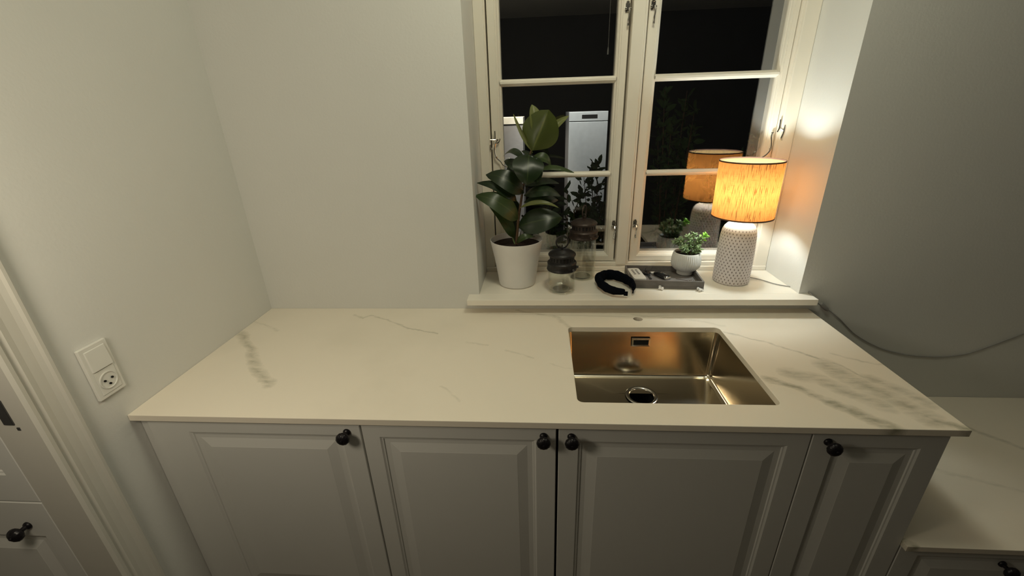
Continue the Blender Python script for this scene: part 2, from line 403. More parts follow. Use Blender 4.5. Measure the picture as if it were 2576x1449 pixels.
# doorway in the left wall: casing, jamb, strike plate
door = tag(empty('door_1', (XL, -.8, 0)), kind='structure')
def door_part(mbx, name, mat, bevel=0):
    v = [(x-XL, y+.8, z) for x, y, z in mbx.v]; mbx.v = v
    return mbx.build(name, mat, door, bevel=bevel)
def casing_board(ya, s, z1):
    # profile (offset from outer edge toward opening, projection)
    prof = [(0, 0), (0, .016), (.004, .021), (.010, .021), (.013, .015), (.022, .012), (.040, .0125), (.052, .016), (.058, .013), (.062, .013), (.066, .020), (.074, .022), (.080, .017), (.080, 0)]
    v = []; f = []; n = len(prof)
    for z in (0, z1):
        for o_, p_ in prof: v.append((XL+p_, ya+s*o_, z))
    for i in range(n-1): f.append((i, i+1, n+i+1, n+i) if s < 0 else (i+1, i, n+i, n+i+1))
    f.append(tuple(range(n))); f.append(tuple(range(2*n-1, n-1, -1)))
    return MB().add(v, f)
c = casing_board(-.7205, -1, 2.17); door_part(c, 'casing', M['casing'])
c = casing_board(-1.83, 1, 2.17); door_part(c, 'casing', M['casing'])
door_part(MB().box(XL, XL+.02, -1.83, -.72, 2.09, 2.17), 'casing', M['casing'], .003)
door_part(MB().box(XL-WT-.002, XL+.002, -.80, -.788, 0, 2.09), 'jamb', M['casing'], .001)
door_part(MB().box(XL-WT-.002, XL+.002, -1.762, -1.75, 0, 2.09), 'jamb', M['casing'], .001)
door_part(MB().box(XL-WT, XL, -1.75, -.80, 2.078, 2.09), 'head_jamb', M['casing'], .001)
sp_ = door_part(MB().box(-1.088, -1.066, -.803, -.7995, 1.020, 1.080), 'strike_plate', M['steel_handle'], .001); sp_['label'] = 'dark metal strike plate on the door jamb'
door_part(MB().box(-1.066, -1.060, -.8015, -.7995, 1.006, 1.013), 'screw', M['steel_handle'])

# ------------------------------------------------------------------ window
win = tag(empty('window_1', (RL, .239, ZS)), kind='structure')
def wpart(mbx, name, mat, bevel=0, parent=None, smooth=False):
    par = parent or win
    ox, oy, oz = (RL, .239, ZS)
    mbx.v = [(x-ox, y-oy, z-oz) for x, y, z in mbx.v]
    return mbx.build(name, mat, par, bevel=bevel, smooth=smooth)
FY = .239
# outer frame pieces (front at .239), with stepped rebate
mb = MB()
mb.box(RL, -.190, FY, .36, ZS, HEAD); mb.box(-.200, -.186, FY+.010, .36, ZS, HEAD)
wpart(mb, 'frame_stile', M['white_wood'], .003)
mb = MB(); mb.box(.858, RR, FY, .36, ZS, HEAD); mb.box(.853, .868, FY+.010, .36, ZS, HEAD)
wpart(mb, 'frame_stile', M['white_wood'], .003)
wpart(MB().box(.309, .350, FY, .36, .985, HEAD).box(.350, .359, FY+.006, .36, .985, HEAD), 'mullion', M['white_wood'], .003)
mb = MB(); mb.box(RL+.0005, RR-.0005, FY-.004, .30, ZS+.0002, .9755); mb.box(-.185, .852, FY+.008, .30, .9755, .9915)
wpart(mb, 'bottom_rail', M['white_wood'], .0025)
wpart(MB().box(RL, RR, FY, .36, 2.24, HEAD), 'top_rail', M['white_wood'], .003)
# black strips deep in the gaps around the sashes
wpart(MB().box(-.19, .31, .315, .322, .975, .995).box(.285, .31, .315, .322, .98, 2.24).box(-.195, -.17, .315, .322, .98, 2.24)
      .box(.35, .86, .315, .322, .975, .995), 'gap_strip', M['hole'])
SZ0, SZ1 = .9935, 2.236
def sash(x0, x1, gx0, gx1):
    s = tag(wpart(MB(), 'sash', None), None)
    # side stiles and rails as one frame: flat front then two-step bead to the glass
    D.objects.remove(s)
    v = []; f = []
    z0, z1 = SZ0, SZ1; gz0, gz1 = 1.027, 2.19
    def loop(k, y):      # k 0..1 from outer to glass edge
        return [(x0+(gx0-x0)*k, y, z0+(gz0-z0)*k), (x1+(gx1-x1)*k, y, z0+(gz0-z0)*k),
                (x1+(gx1-x1)*k, y, z1+(gz1-z1)*k), (x0+(gx0-x0)*k, y, z1+(gz1-z1)*k)]
    prof = [(0, .32), (0, .264), (.04, .262), (.62, .262), (.66, .266), (.72, .266), (.80, .270), (.86, .276), (.92, .277), (1.0, .285), (1.0, .32)]
    for k, y in prof: v += loop(k, y)
    for j in range(len(prof)-1):
        for i in range(4): q = (i+1) % 4; f.append((j*4+i, j*4+q, (j+1)*4+q, (j+1)*4+i))
    j = len(prof)-1
    for i in range(4): q = (i+1) % 4; f.append((j*4+i, j*4+q, q, i))
    m_ = MB().add(v, f)
    so = wpart(m_, 'sash', M['white_wood'])
    # muntins
    for za, zb in ((1.332, 1.354), (1.661, 1.685), (1.990, 2.013)):
        prof2 = [(za+.001, .300), (za, .285), (za+.004, .277), (za+.006, .276), (za+.0085, .268), (zb-.0085, .268), (zb-.006, .276), (zb-.004, .277), (zb, .285), (zb-.001, .300)]
        vv = []; ff = []; n = len(prof2)
        for xx in (gx0-.004, gx1+.004):
            for z, y in prof2: vv.append((xx, y, z))
        for i in range(n): k = (i+1) % n; ff.append((i, k, n+k, n+i))
        wpart(MB().add(vv, ff), 'muntin', M['white_wood'], parent=so)
    zz = [1.027, 1.343, 1.673, 2.0015, 2.19]
    for a, b_ in zip(zz[:-1], zz[1:]):
        wpart(MB().box(gx0-.003, gx1+.003, .2895, .2935, a-.002+.003, b_+.002-.003), 'pane', M['pane'], parent=so)
    return so
sL = sash(-.1815, .3025, -.139, .2665)
sR = sash(.366, .8515, .411, .825)
# hardware
def fastener(x, z, side, par):
    """espagnolette turn catch: plate, pivot, hanging tail"""
    mb = MB(); y = .258
    mb.lathe([(0, 0), (.006, 0), (.006, .003), (.004, .005), (0, .005)], 12, cap0=False, cap1=False)
    mb.v = [(a+x, y+.004-c_, b+z+.030) for a, b, c_ in mb.v]
    mb.box(x-.007, x+.007, y, y+.004, z+.002, z+.028)
    mb.tube([(x, y-.002, z+.013), (x, y-.010, z+.013)], .0055, 10)
    mb.tube([(x-.010, y-.005, z+.012), (x+.010, y-.006, z+.012)], .0032, 8)
    mb.tube(spline([(x+side*.004, y-.009, z+.013), (x+side*.005, y-.013, z-.004), (x+side*.003, y-.012, z-.020), (x+side*.003, y-.010, z-.038)], 4), [.0032]*4+[.0026]*4+[.0034]*4+[.0042], 8)
    return wpart(mb, 'window_catch', M['chrome'], parent=par, smooth=True)
fastener(.2935, 1.870, 1, sL); fastener(.377, 1.873, 1, sR)
fastener(.2935, 1.130, 1, sL); fastener(.377, 1.134, 1, sR)
def stay(pts, hooks, par, label):
    mb = MB(); mb.tube(spline(pts, 5), .0026, 8)
    for h in hooks: mb.tube(spline(h, 4), .0024, 8)
    for p in (pts[0], pts[len(pts)//2], pts[-1]): mb.lathe([(0, -.0045), (.0045, -.002), (.0045, .002), (0, .0045)], 10, cap0=False, cap1=False); \
        mb.v[-40:] = [(a+p[0], b+p[1], c_+p[2]) for a, b, c_ in mb.v[-40:]]
    o = wpart(mb, 'casement_stay', M['chrome'], parent=par, smooth=True); return o
stay([(-.160, .254, 1.480), (-.169, .250, 1.462), (-.171, .247, 1.440), (-.166, .247, 1.418), (-.150, .247, 1.402), (-.140, .248, 1.388), (-.124, .250, 1.382)],
     [[(-.186, .244, 1.482), (-.172, .246, 1.481), (-.166, .248, 1.482)], [(-.168, .246, 1.512), (-.168, .246, 1.484)], [(-.150, .252, 1.484), (-.154, .248, 1.474), (-.164, .246, 1.468)], [(-.186, .244, 1.464), (-.186, .244, 1.446), (-.180, .246, 1.452)],
      [(-.124, .250, 1.382), (-.114, .250, 1.392), (-.122, .250, 1.404), (-.138, .248, 1.406)]], sL, None)
stay([(.838, .254, 1.480), (.833, .248, 1.466), (.837, .247, 1.446), (.838, .247, 1.424), (.830, .247, 1.408), (.816, .249, 1.396), (.800, .252, 1.394)],
     [[(.852, .244, 1.524), (.852, .243, 1.496), (.848, .244, 1.482)], [(.868, .240, 1.505), (.866, .236, 1.480), (.862, .236, 1.462), (.866, .238, 1.454)], [(.852, .244, 1.490), (.858, .240, 1.492), (.864, .238, 1.486)]], sR, None)
# sill
o = wpart(MB().box(-.2635, .944, -.0535, 0, ZS-.022, ZS).box(RL, RR, -.001, .3, ZS-.022, ZS), 'sill', M['sill'], .0015)
# plaster reveals are part of wall_back

# ------------------------------------------------------------------ worktop with sink cut-out
def rrect(x0, x1, y0, y1, r, n=6):
    pts = []
    for cx_, cy_, a0 in ((x1-r, y1-r, 0), (x0+r, y1-r, 90), (x0+r, y0+r, 180), (x1-r, y0+r, 270)):
        for i in range(n+1):
            a = math.radians(a0+90*i/n); pts.append((cx_+r*math.cos(a), cy_+r*math.sin(a)))
    return pts
SX0, SX1, SY0, SY1 = .0925, .5865, -.5465, -.1475
def slab(name, x0, x1, y0, y1, z0, z1, holes, mat):
    bm = bmesh.new(); edges = []
    def lp(pts):
        vs = [bm.verts.new((x, y, z1)) for x, y in pts]
        for i in range(len(vs)): edges.append(bm.edges.new((vs[i], vs[(i+1) % len(vs)])))
        return vs
    outer = lp([(x0, y0), (x1, y0), (x1, y1), (x0, y1)])
    inner = [lp(h) for h in holes]
    bmesh.ops.triangle_fill(bm, use_beauty=True, edges=edges, use_dissolve=False)
    for h, hp in zip(inner, holes):      # drop fills inside the holes
        cx_ = sum(p[0] for p in hp)/len(hp); cy_ = sum(p[1] for p in hp)/len(hp)
        hs = set(h)
        for fc in [f for f in bm.faces if all(v in hs for v in f.verts)]: bm.faces.remove(fc)
    top = list(bm.faces)
    for fc in top:
        if fc.normal.z < 0: fc.normal_flip()
    r = bmesh.ops.extrude_face_region(bm, geom=top)
    for v in [g for g in r['geom'] if isinstance(g, bmesh.types.BMVert)]: v.co.z = z0
    bmesh.ops.recalc_face_normals(bm, faces=bm.faces)
    me = D.meshes.new(name); bm.to_mesh(me); bm.free(); me.materials.append(mat)
    o = D.objects.new(name, me); COL.objects.link(o)
    b = o.modifiers.new('bevel', 'BEVEL'); b.width = .0012; b.segments = 2; b.limit_method = 'ANGLE'; b.angle_limit = math.radians(50)
    return o
hole_c = [(.338+.0155*math.cos(a*math.pi/12), -.0855+.0155*math.sin(a*math.pi/12)) for a in range(24)]
wt = slab('worktop', XL+.0005, .9498, -.625, -.0005, .882, .900, [rrect(SX0, SX1, SY0, SY1, .016), hole_c], M['marble'])
tag(wt, 'pale veined marble worktop with a sink cut-out under the window', 'worktop')
# tap hole plug below
# sink
sink = tag(empty('sink', (.34, -.347, .70)), 'square brushed steel undermount sink set into the marble worktop', 'sink')
def sp(mbx, name, mat, **k):
    mbx.v = [(x-.34, y+.347, z-.70) for x, y, z in mbx.v]; return mbx.build(name, mat, sink, **k)
zb = .7083
def loops(specs, n=6):
    v = []; f = []; m = None
    for (x0, x1, y0, y1, r, z) in specs:
        p = rrect(x0, x1, y0, y1, r, n); m = len(p); v += [(a, b, z) for a, b in p]
    for j in range(len(specs)-1):
        for i in range(m): k = (i+1) % m; f.append((j*m+i, (j+1)*m+i, (j+1)*m+k, j*m+k))
    return v, f, m
e = .004
specs = [(SX0-.02, SX1+.02, SY0-.02, SY1+.02, .02, .8815), (SX0-e, SX1+e, SY0-e, SY1+e, .018, .8815), (SX0-e, SX1+e, SY0-e, SY1+e, .018, .878)]
specs += [(SX0+.001, SX1-.001, SY0+.001, SY1-.001, .016, .80), (SX0+.003, SX1-.003, SY0+.003, SY1-.003, .016, zb+.014)]
for a in (25, 50, 75): 
    q = math.radians(a); d_ = .003+.014*(1-math.cos(q)); specs.append((SX0+d_, SX1-d_, SY0+d_, SY1-d_, max(.018-.000*a, .006), zb+.014*(1-math.sin(q))))
specs.append((SX0+.019, SX1-.019, SY0+.019, SY1-.019, .015, zb))
specs.append((SX0+.12, SX1-.12, SY0+.10, SY1-.10, .05, zb-.0015))
v, f, m_ = loops(specs)
# drain hole: bridge to circle
DC = (.329, -.262); DR = .050
base = len(v)-m_
circ = []
for i in range(m_):
    x, y, z = v[base+i]; a = math.atan2(y-(SY0+SY1)/2, x-(SX0+SX1)/2)
    circ.append((DC[0]+DR*math.cos(a), DC[1]+DR*math.sin(a), zb-.002))
nb = len(v); v += circ
for i in range(m_): k = (i+1) % m_; f.append((base+i, nb+i, nb+k, base+k))
o = sp(MB().add(v, f), 'bowl', M['steel'], smooth=True)
o.data.set_sharp_from_angle(angle=math.radians(60))
mb = MB(); mb.lathe([(.052, .0015), (.050, .003), (.043, .003), (.039, .0005), (.037, -.004), (.036, -.010)], 40, DC, False, False)
mb.v = [(x, y, z+zb) for x, y, z in mb.v]; sp(mb, 'drain_ring', M['chrome'], smooth=True)
mb = MB(); mb.lathe([(.036, 0), (.036, -.055)], 32, DC, False, True); mb.v = [(x, y, z+zb-.008) for x, y, z in mb.v]
sp(mb, 'drain_well', M['hole'], smooth=True)
v, f = frame_profile(.3075, .3705, .8285, .8605, [(0, 0), (.0005, -.0025), (.0065, -.003), (.0075, .0015)])
mb = MB().add([(a, b+SY1-.002, c_) for a, b, c_ in v], f); o = sp(mb, 'overflow_frame', M['chrome'])
sp(MB().box(.314, .364, SY1-.0035, SY1-.002, .835, .854), 'overflow_slot', M['hole'])

# ------------------------------------------------------------------ cabinets
def door_panel_mesh(x0, x1, z0, z1, yf, th=.018, fr=None, fx0=None, fx1=None):
    """framed door with groove and raised bevelled field, front at yf (faces -y)"""
    l, r, t, b = fr
    v = []; f = []
    def lp(il, ir, it, ib, y): return [(x0+il, y, z0+ib), (x1-ir, y, z0+ib), (x1-ir, y, z1-it), (x0+il, y, z1-it)]
    P = [(0, 0, 0, 0, yf+th), (0, 0, 0, 0, yf+.0015), (.0015, .0015, .0015, .0015, yf)]
    def off(k, y): P.append((l+k, r+k, t+k, b+k, y))
    off(-.002, yf); off(.002, yf+.0028); off(.0055, yf+.0036); off(.007, yf+.0062); off(.017, yf+.0062); off(.020, yf+.0062)
    off(.044, yf+.0005); off(.0455, yf)
    for p in P: v += lp(*p)
    for j in range(len(P)-1):
        for i in range(4): k = (i+1) % 4; f.append((j*4+i, j*4+k, (j+1)*4+k, (j+1)*4+i))
    j = len(P)-1; f.append((j*4, j*4+1, j*4+2, j*4+3)); f.append((3, 2, 1, 0))
    return MB().add(v, f)
def knob_mesh():
    mb = MB()
    mb.lathe([(0, 0), (.0095, 0), (.0098, .002), (.0085, .005), (.0055, .007), (.005, .012), (.0055, .017)], 20, cap0=False, cap1=False)
    prof = [(.0055, .016), (.011, .0175), (.0155, .021), (.0168, .0255), (.0158, .030), (.0115, .034), (.006, .0358), (.0035, .0355), (.0035, .038), (0, .0385)]
    mb.lathe(prof, 48, cap0=False, cap1=False, rib=lambda a, z: .055*abs(math.cos(a*6))-.03 if .018 < z < .0355 else 0)
    mb.v = [(x, -z, y) for x, y, z in mb.v]
    mb.f = [tuple(q) for q in mb.f]
    return mb
knob_data = None
def knob(loc, parent, plabel=None):
    global knob_data
    if knob_data is None:
        o = knob_mesh().build('knob', M['black_iron'], parent, smooth=True, loc=loc); knob_data = o.data; return o
    o = D.objects.new('knob', knob_data); COL.objects.link(o); o.location = loc; o.parent = parent
    return o
def cabinet(x0, x1, label, doorx, knobx, frame, z0=.10, z1=.8675, knobz=.8475, yf=-.610, group=None, name='base_cabinet', back=-.012):
    cx_ = (x0+x1)/2; root = tag(empty(name, (cx_, yf, 0)), label, 'cabinet', group)
    zt_ = z1+.0135 if z1 > .8 else z1+.002; xa, xb = x0+.0008, x1-.0008; ya = yf+.021
    body = MB().box(xa, xa+.016, ya, back, z0, zt_).box(xb-.016, xb, ya, back, z0, zt_).box(xa+.016, xb-.016, ya, back, z0, z0+.016)
    body.box(xa+.016, xb-.016, back-.006, back, z0+.016, zt_).box(xa+.016, xb-.016, ya, ya+.012, zt_-.03, zt_)
    body.box(x0+.01, x1-.01, yf+.08, back-.01, 0.001, z0)
    body.v = [(x-cx_, y-yf, z) for x, y, z in body.v]; body.build('body', M['cabinet_body'], root)
    d = door_panel_mesh(doorx[0], doorx[1], z0+.003, z1, yf, fr=frame); d.v = [(x-cx_, y-yf, z) for x, y, z in d.v]
    dn = d.build('door', M['cabinet'], root)
    knob((knobx-cx_, 0, knobz), dn)
    return root
# fields measured on the door plane; frame widths: left, right, top, bottom
cabinet(-1.0165, -.452, 'white panelled base cabinet at the left end, beside the left wall', (-1.0135, -.4515), -.486, (.105, .052, .033, .14))
cabinet(-.448, .0385, 'white panelled base cabinet, second from the left, knob near its right edge', (-.4475, .0370), .0065, (.045, .051, .036, .14))
cabinet(.0430, .629, 'widest white panelled base cabinet, below the sink, knob at its upper left', (.0430, .6280), .0735, (.050, .050, .037, .14))
cabinet(.631, .9295, 'narrow white panelled base cabinet at the right end of the worktop', (.6310, .9295), .667, (.055, .055, .037, .14))
# filler strip between wall and first cabinet
tag(MB().box(XL+.001, -1.0180, -.602, -.586, .0, .8815).build('filler_strip', M['cabinet'], bevel=.001), 'narrow white filler strip between the left wall and the first cabinet', 'filler panel')
# low worktop and its cabinets on the right
tag(MB().box(.9305, 2.6, -.626, -.0005, .5095, .527).build('low_worktop', M['marble'], bevel=.0012), 'lower marble worktop to the right of the sink cabinets', 'worktop')
lowc = cabinet(.9305, 1.53, 'low white cabinet with a black knob under the lower worktop', (.9335, 1.528), 1.196, (.052, .052, .034, .10), z0=.08, z1=.507, knobz=.456, name='low_cabinet')
cabinet(1.532, 2.13, 'low white cabinet under the far right end of the lower worktop', (1.534, 2.128), 1.83, (.052, .052, .034, .10), z0=.08, z1=.507, knobz=.456, name='low_cabinet')
# cabinet seen through the doorway
hc = tag(empty('hall_cabinet', (-1.45, -.80, 0)), 'tall white panelled cabinet with black knob seen through the left doorway', 'cabinet')
MB().box(-.35, .332, .020, .55, .002, 2.1).build('body', M['cabinet'], hc)
dp = door_panel_mesh(-.35, .331, .10, .797, 0, fr=(.05, .045, .110, .08)); dd = dp.build('door', M['cabinet'], hc)
dp = door_panel_mesh(-.35, .331, .801, 2.09, 0, fr=(.05, .045, .08, .08)); dp.build('door', M['cabinet'], hc)
knob((.262, 0, .725), dd)

# ------------------------------------------------------------------ wall socket on the left wall
so = tag(empty('wall_socket', (XL, -.636, 1.043)), 'white wall socket with rocker switch above on the left wall', 'socket')
def rx(mbx): mbx.v = [(x, y, z) for x, y, z in mbx.v]; return mbx
MB().box(.0003, .009, -.033, .033, -.068, .068).build('plate', M['plastic'], so, bevel=.002)
sw = MB().add([(.009, -.024, .005), (.009, .024, .005), (.009, .024, .058), (.009, -.024, .058), (.014, -.023, .006), (.014, .023, .006), (.011, .023, .057), (.011, -.023, .057)],
              [(4, 5, 6, 7), (0, 1, 5, 4), (1, 2, 6, 5), (2, 3, 7, 6), (3, 0, 4, 7)]).build('rocker_switch', M['plastic'], so)
mb = MB(); v = []; f = []
n = 32
mb.box(.009, .0105, -.024, .024, -.058, .003)
o = mb.build('socket_insert', M['plastic'], so, bevel=.0006)
mb = MB(); mb.lathe([(.0215, .0105), (.0215, .0125), (.0195, .0128), (.0185, .0062)], 32, cap0=False, cap1=True)
mb.v = [(z, x, y-.028) for x, y, z in mb.v]; rim = mb.build('socket_rim', M['plastic'], so, smooth=True)
mb = MB(); mb.lathe([(0, .0106), (.0186, .0106), (.0192, .0112)], 32, cap0=False, cap1=False); mb.v = [(z, x, y-.028) for x, y, z in mb.v]
fc_ = mb.build('socket_face', M['plastic'], so)
for (yy, zz_) in ((-.009, -.026), (.009, -.026), (0, -.038)):
    mb = MB(); mb.lathe([(0, .0134), (.0026, .0134), (.0026, .011)], 12, cap0=False, cap1=False); mb.v = [(z, x+yy, y+zz_) for x, y, z in mb.v]
    mb.build('pin_hole', M['hole'], fc_)

# ------------------------------------------------------------------ table lamp
LX, LY = .7237, .126
lamp = tag(empty('table_lamp', (LX, LY, ZS)), 'lit table lamp with orange linen drum shade and patterned grey ceramic base', 'lamp')
prof = [(0, .0002), (.0585, .0002), (.0615, .002), (.0632, .007), (.0636, .03), (.0634, .08), (.0625, .13), (.0600, .180), (.0570, .198), (.0520, .211), (.0440, .2205), (.0330, .2262), (.0200, .2285), (.0135, .2290)]
MB().lathe(prof, 64, cap0=False, cap1=True).build('base', M['lamp_ceramic'], lamp, smooth=True)
z0s, z1s = .250, .441
sh = MB().lathe([(.1013, z0s), (.1013, z0s+.05), (.1016, z0s+.12), (.1018, z1s)], 96, cap0=False, cap1=False).build('shade', M['linen'], lamp, smooth=True)
for zz_ in (z0s, z1s): MB().lathe([(.1008, zz_-.0022), (.1024, zz_-.0022), (.1026, zz_+.0024), (.1008, zz_+.0024), (.1008, zz_-.0022)], 96, cap0=False, cap1=False).build('shade_trim', M['shade_trim'], sh)
MB().lathe([(.0135, .2288), (.0135, .285), (.018, .287), (.018, .305), (.012, .307)], 24, cap0=False).build('bulb_holder', M['bulb_base'], lamp, smooth=True)
mb = MB()
for a in (0, 120, 240):
    q = math.radians(a+20); mb.tube([(.018*math.cos(q), .018*math.sin(q), .300), (.1008*math.cos(q), .1008*math.sin(q), z0s+.010)], .0012, 6)
mb.build('shade_carrier', M['bulb_base'], lamp)
be = D.materials.new('glowing_bulb'); be.use_nodes = True; nt = be.node_tree; nt.nodes.clear()
out = N(nt, 'ShaderNodeOutputMaterial'); em = N(nt, 'ShaderNodeEmission')
em.inputs[0].default_value = (.90, 1.0, .97, 1); em.inputs[1].default_value = 185.0; L(nt, em.outputs[0], out.inputs[0])
mb = MB(); mb.lathe([(.010, .307), (.014, .314), (.0225, .328), (.0265, .343), (.0235, .358), (.014, .368), (.002, .371)], 20, cap0=False)
mb.build('bulb', be, lamp, smooth=True)
# cord over the sill and along the wall
cp = spline([(.0785, .021, .004), (.11, .0, .003), (.144, -.044, .0025), (.180, -.068, .0025), (.212, -.083, .0028), (.2145, -.136, .0045), (.228, -.152, -.012),
             (.250, -.140, -.034), (.281, -.131, -.052), (.342, -.130, -.098), (.414, -.130, -.162), (.500, -.129, -.211), (.572, -.129, -.236), (.640, -.129, -.249), (.716, -.129, -.2535), (.785, -.129, -.247), (.843, -.129, -.229), (.980, -.129, -.153), (1.2, -.129, -.02)], 6)
MB().tube(cp, .0018, 8).build('cord', M['cord'], lamp, smooth=True)
mb = MB(); mb.tube(spline([(.262, -.1345, -.036), (.275, -.1335, -.048), (.292, -.1335, -.062)], 3), [.005, .007, .0075, .0075, .0075, .007, .0045], 10)
mb.build('cord_switch', M['cord'], lamp, smooth=True)

# ------------------------------------------------------------------ rubber plant
PX, PY = -.0892, .1113
pl = tag(empty('potted_rubber_plant', (PX, PY, ZS)), 'rubber plant with broad dark leaves in a white pot on the window sill', 'plant')
def ribp(a, z): return .004*math.cos(a*60)
MB().lathe([(0, .0003), (.0640, .0003), (.0690, .003), (.0712, .010), (.0745, .04), (.085, .11), (.0930, .150), (.0985, .1765), (.0985, .1780), (.0958, .1775), (.0900, .150), (.0870, .140)], 120, cap0=False, cap1=False, rib=lambda a, z: .0035*math.cos(a*60) if z > .01 else 0).build('pot', M['pot'], pl, smooth=True)
mb = MB(); n = 28; v = [(0, 0, .158)]; f = []
for j in range(1, 7):
    for i in range(n):
        a = 2*math.pi*i/n; r = .0915*j/6; v.append((r*math.cos(a), r*math.sin(a), .157+random.uniform(-.003, .004)*(j < 6)))
for i in range(n): f.append((0, 1+i, 1+(i+1) % n))
for j in range(5):
    for i in range(n): a = 1+j*n; f.append((a+i, a+n+i, a+n+(i+1) % n, a+(i+1) % n))
mb.add(v, f).build('soil', M['soil'], pl, smooth=True)
st = [(-.090, .11, 1.112), (-.082, .11, 1.198), (-.070, .11, 1.271), (-.057, .11, 1.342), (-.045, .11, 1.396), (-.031, .11, 1.450)]
stl = [(x-PX, y-PY, z-ZS) for x, y, z in st]
MB().tube(spline(stl, 4), [.0058-.0032*i/20 for i in range(21)], 10).build('stem', M['stem'], pl, smooth=True)
MB().tube(spline([(stl[0][0]-.004, stl[0][1], .155), (stl[0][0]-.016, .008, .19), (-.024, .02, .25)], 4), .003, 8).build('side_shoot', M['green_stem'], pl, smooth=True)
def leaf_mesh(B, T, wd, hint, arch=.1, fold=.18, curl=0.0, name='leaf', mat=None, parent=None, petiole=.10, nu=6, nv=12, shape=1.0):
    B = Vector(B); T = Vector(T); ax = T-B; ln = ax.length; ax.normalize()
    nrm = Vector(hint); nrm = (nrm-ax*nrm.dot(ax)).normalized(); sd = ax.cross(nrm).normalized()
    v = []; f = []; uv = []
    for j in range(nv+1):
        t = j/nv; s = max(0, (t-petiole)/(1-petiole)) if petiole else t
        wv = math.sin(math.pi*min(1, s**(.80*shape)))**.62*wd/2 if s > 0 else .0016
        if j == nv: wv = .0006
        wv = max(wv, .0011)
        cen = B+ax*ln*t+nrm*(arch*ln*4*t*(1-t))+nrm*(-curl*ln*max(0, t-.6)**2*4)
        for i in range(nu+1):
            q = -1+2*i/nu
            v.append(cen+sd*q*wv+nrm*(fold*wv*(abs(q)**1.2)) + nrm*(.02*wd*math.sin(9*t+3*q)))
            uv.append((.5+q*.5, t))
    for j in range(nv):
        for i in range(nu): a = j*(nu+1)+i; f.append((a, a+1, a+nu+2, a+nu+1))
    o = obj(name, v, f, mat, parent, True, uvs=uv)
    return o
CAMD = Vector((0, -.85, .5))
LV = [ # base, tip, width, normal hint, arch, fold, curl, material
 ((-.032, .110, 1.439), (.030, .090, 1.579), .128, (-.05, -1, .1), .02, -.42, .0, 'leaf_top', .13),
 ((-.009, .130, 1.493), (-.027, .140, 1.597), .049, (.3, -1, .3), .10, .5, .0, 'leaf_pale', .05),
 ((-.018, .130, 1.454), (.098, .150, 1.561), .030, (.1, -1, .6), .12, .5, .1, 'leaf_pale', .1),
 ((-.025, .120, 1.442), (-.090, .140, 1.569), .015, (-.6, -1, .2), .04, .6, .0, 'leaf_pale', .1),
 ((-.050, .110, 1.418), (-.127, .130, 1.452), .033, (0, -.6, 1), .18, .1, .5, 'leaf_dark', .1),
 ((-.019, .120, 1.424), (-.065, .150, 1.447), .017, (0, -.8, .6), .1, .3, .0, 'leaf_dark', .1),
 ((-.028, .110, 1.428), (.043, .120, 1.401), .040, (.2, -.8, .8), .22, .2, .2, 'leaf_mid', .05),
 ((-.039, .100, 1.440), (-.046, .045, 1.345), .108, (.1, -1, .25), .22, -.12, .0, 'leaf_dark', .0),
 ((-.030, .100, 1.405), (-.008, .060, 1.350), .060, (.2, -1, .4), .2, -.1, .0, 'leaf_dark', .0),
 ((-.026, .110, 1.385), (.117, .080, 1.377), .030, (0, -.55, 1), .10, .05, .0, 'leaf_mid', .04),
 ((-.058, .100, 1.307), (-.184, .090, 1.384), .074, (.35, -1, .6), .16, .05, .25, 'leaf_dark', .03),
 ((-.077, .110, 1.268), (-.209, .080, 1.360), .042, (.3, -.8, .5), .16, .2, .35, 'leaf_dark', .1),
 ((-.055, .120, 1.329), (.068, .130, 1.340), .036, (0, -.7, 1), .12, -.1, .1, 'leaf_dark', .05),
 ((-.058, .110, 1.297), (.073, .110, 1.303), .052, (0, -.7, .8), .18, -.1, .2, 'leaf_dark', .05),
 ((-.073, .100, 1.254), (.064, .080, 1.264), .024, (0, -.6, 1), .12, .5, .1, 'leaf_pale', .03),
 ((-.081, .090, 1.215), (-.215, .050, 1.319), .078, (.45, -1, .7), .16, .04, .25, 'leaf_mid', .02),
 ((-.099, .100, 1.145), (-.173, .070, 1.278), .046, (.5, -1, .4), .14, .1, .3, 'leaf_mid', .02),
 ((-.082, .110, 1.183), (.079, .100, 1.219), .094, (.1, -1, .6), .12, -.05, .1, 'leaf_dark', .04),
 ((-.079, .120, 1.137), (-.010, .140, 1.174), .042, (0, -1, .5), .1, .1, .1, 'leaf_dark', .05),
 ((-.088, .085, 1.127), (-.023, .080, 1.157), .026, (0, -.9, .8), .3, .1, .3, 'leaf_mid', .05),
 ((-.094, .110, 1.130), (-.112, .130, 1.231), .036, (0, -1, .1), .05, .2, .0, 'leaf_dark', .1),
 ((-.059, .120, 1.395), (-.128, .150, 1.365), .050, (0, -1, .5), .1, .1, .1, 'leaf_dark', .05),
 ((-.059, .120, 1.270), (.067, .140, 1.276), .046, (0, -.9, .6), .12, -.1, .1, 'leaf_dark', .05),
 ((-.075, .120, 1.218), (-.143, .150, 1.279), .064, (0, -1, .3), .05, .1, .1, 'leaf_dark', .05),
 ((-.045, .120, 1.380), (-.130, .140, 1.420), .040, (0, -1, .3), .05, .1, .3, 'leaf_dark', .05)]
for B, T, wd, hint, arch, fold, curl, mt, pet in LV:
    leaf_mesh((B[0]-PX, B[1]-PY, B[2]-ZS), (T[0]-PX, T[1]-PY, T[2]-ZS), wd, hint, arch, fold, curl, 'leaf', M[mt], pl, pet)

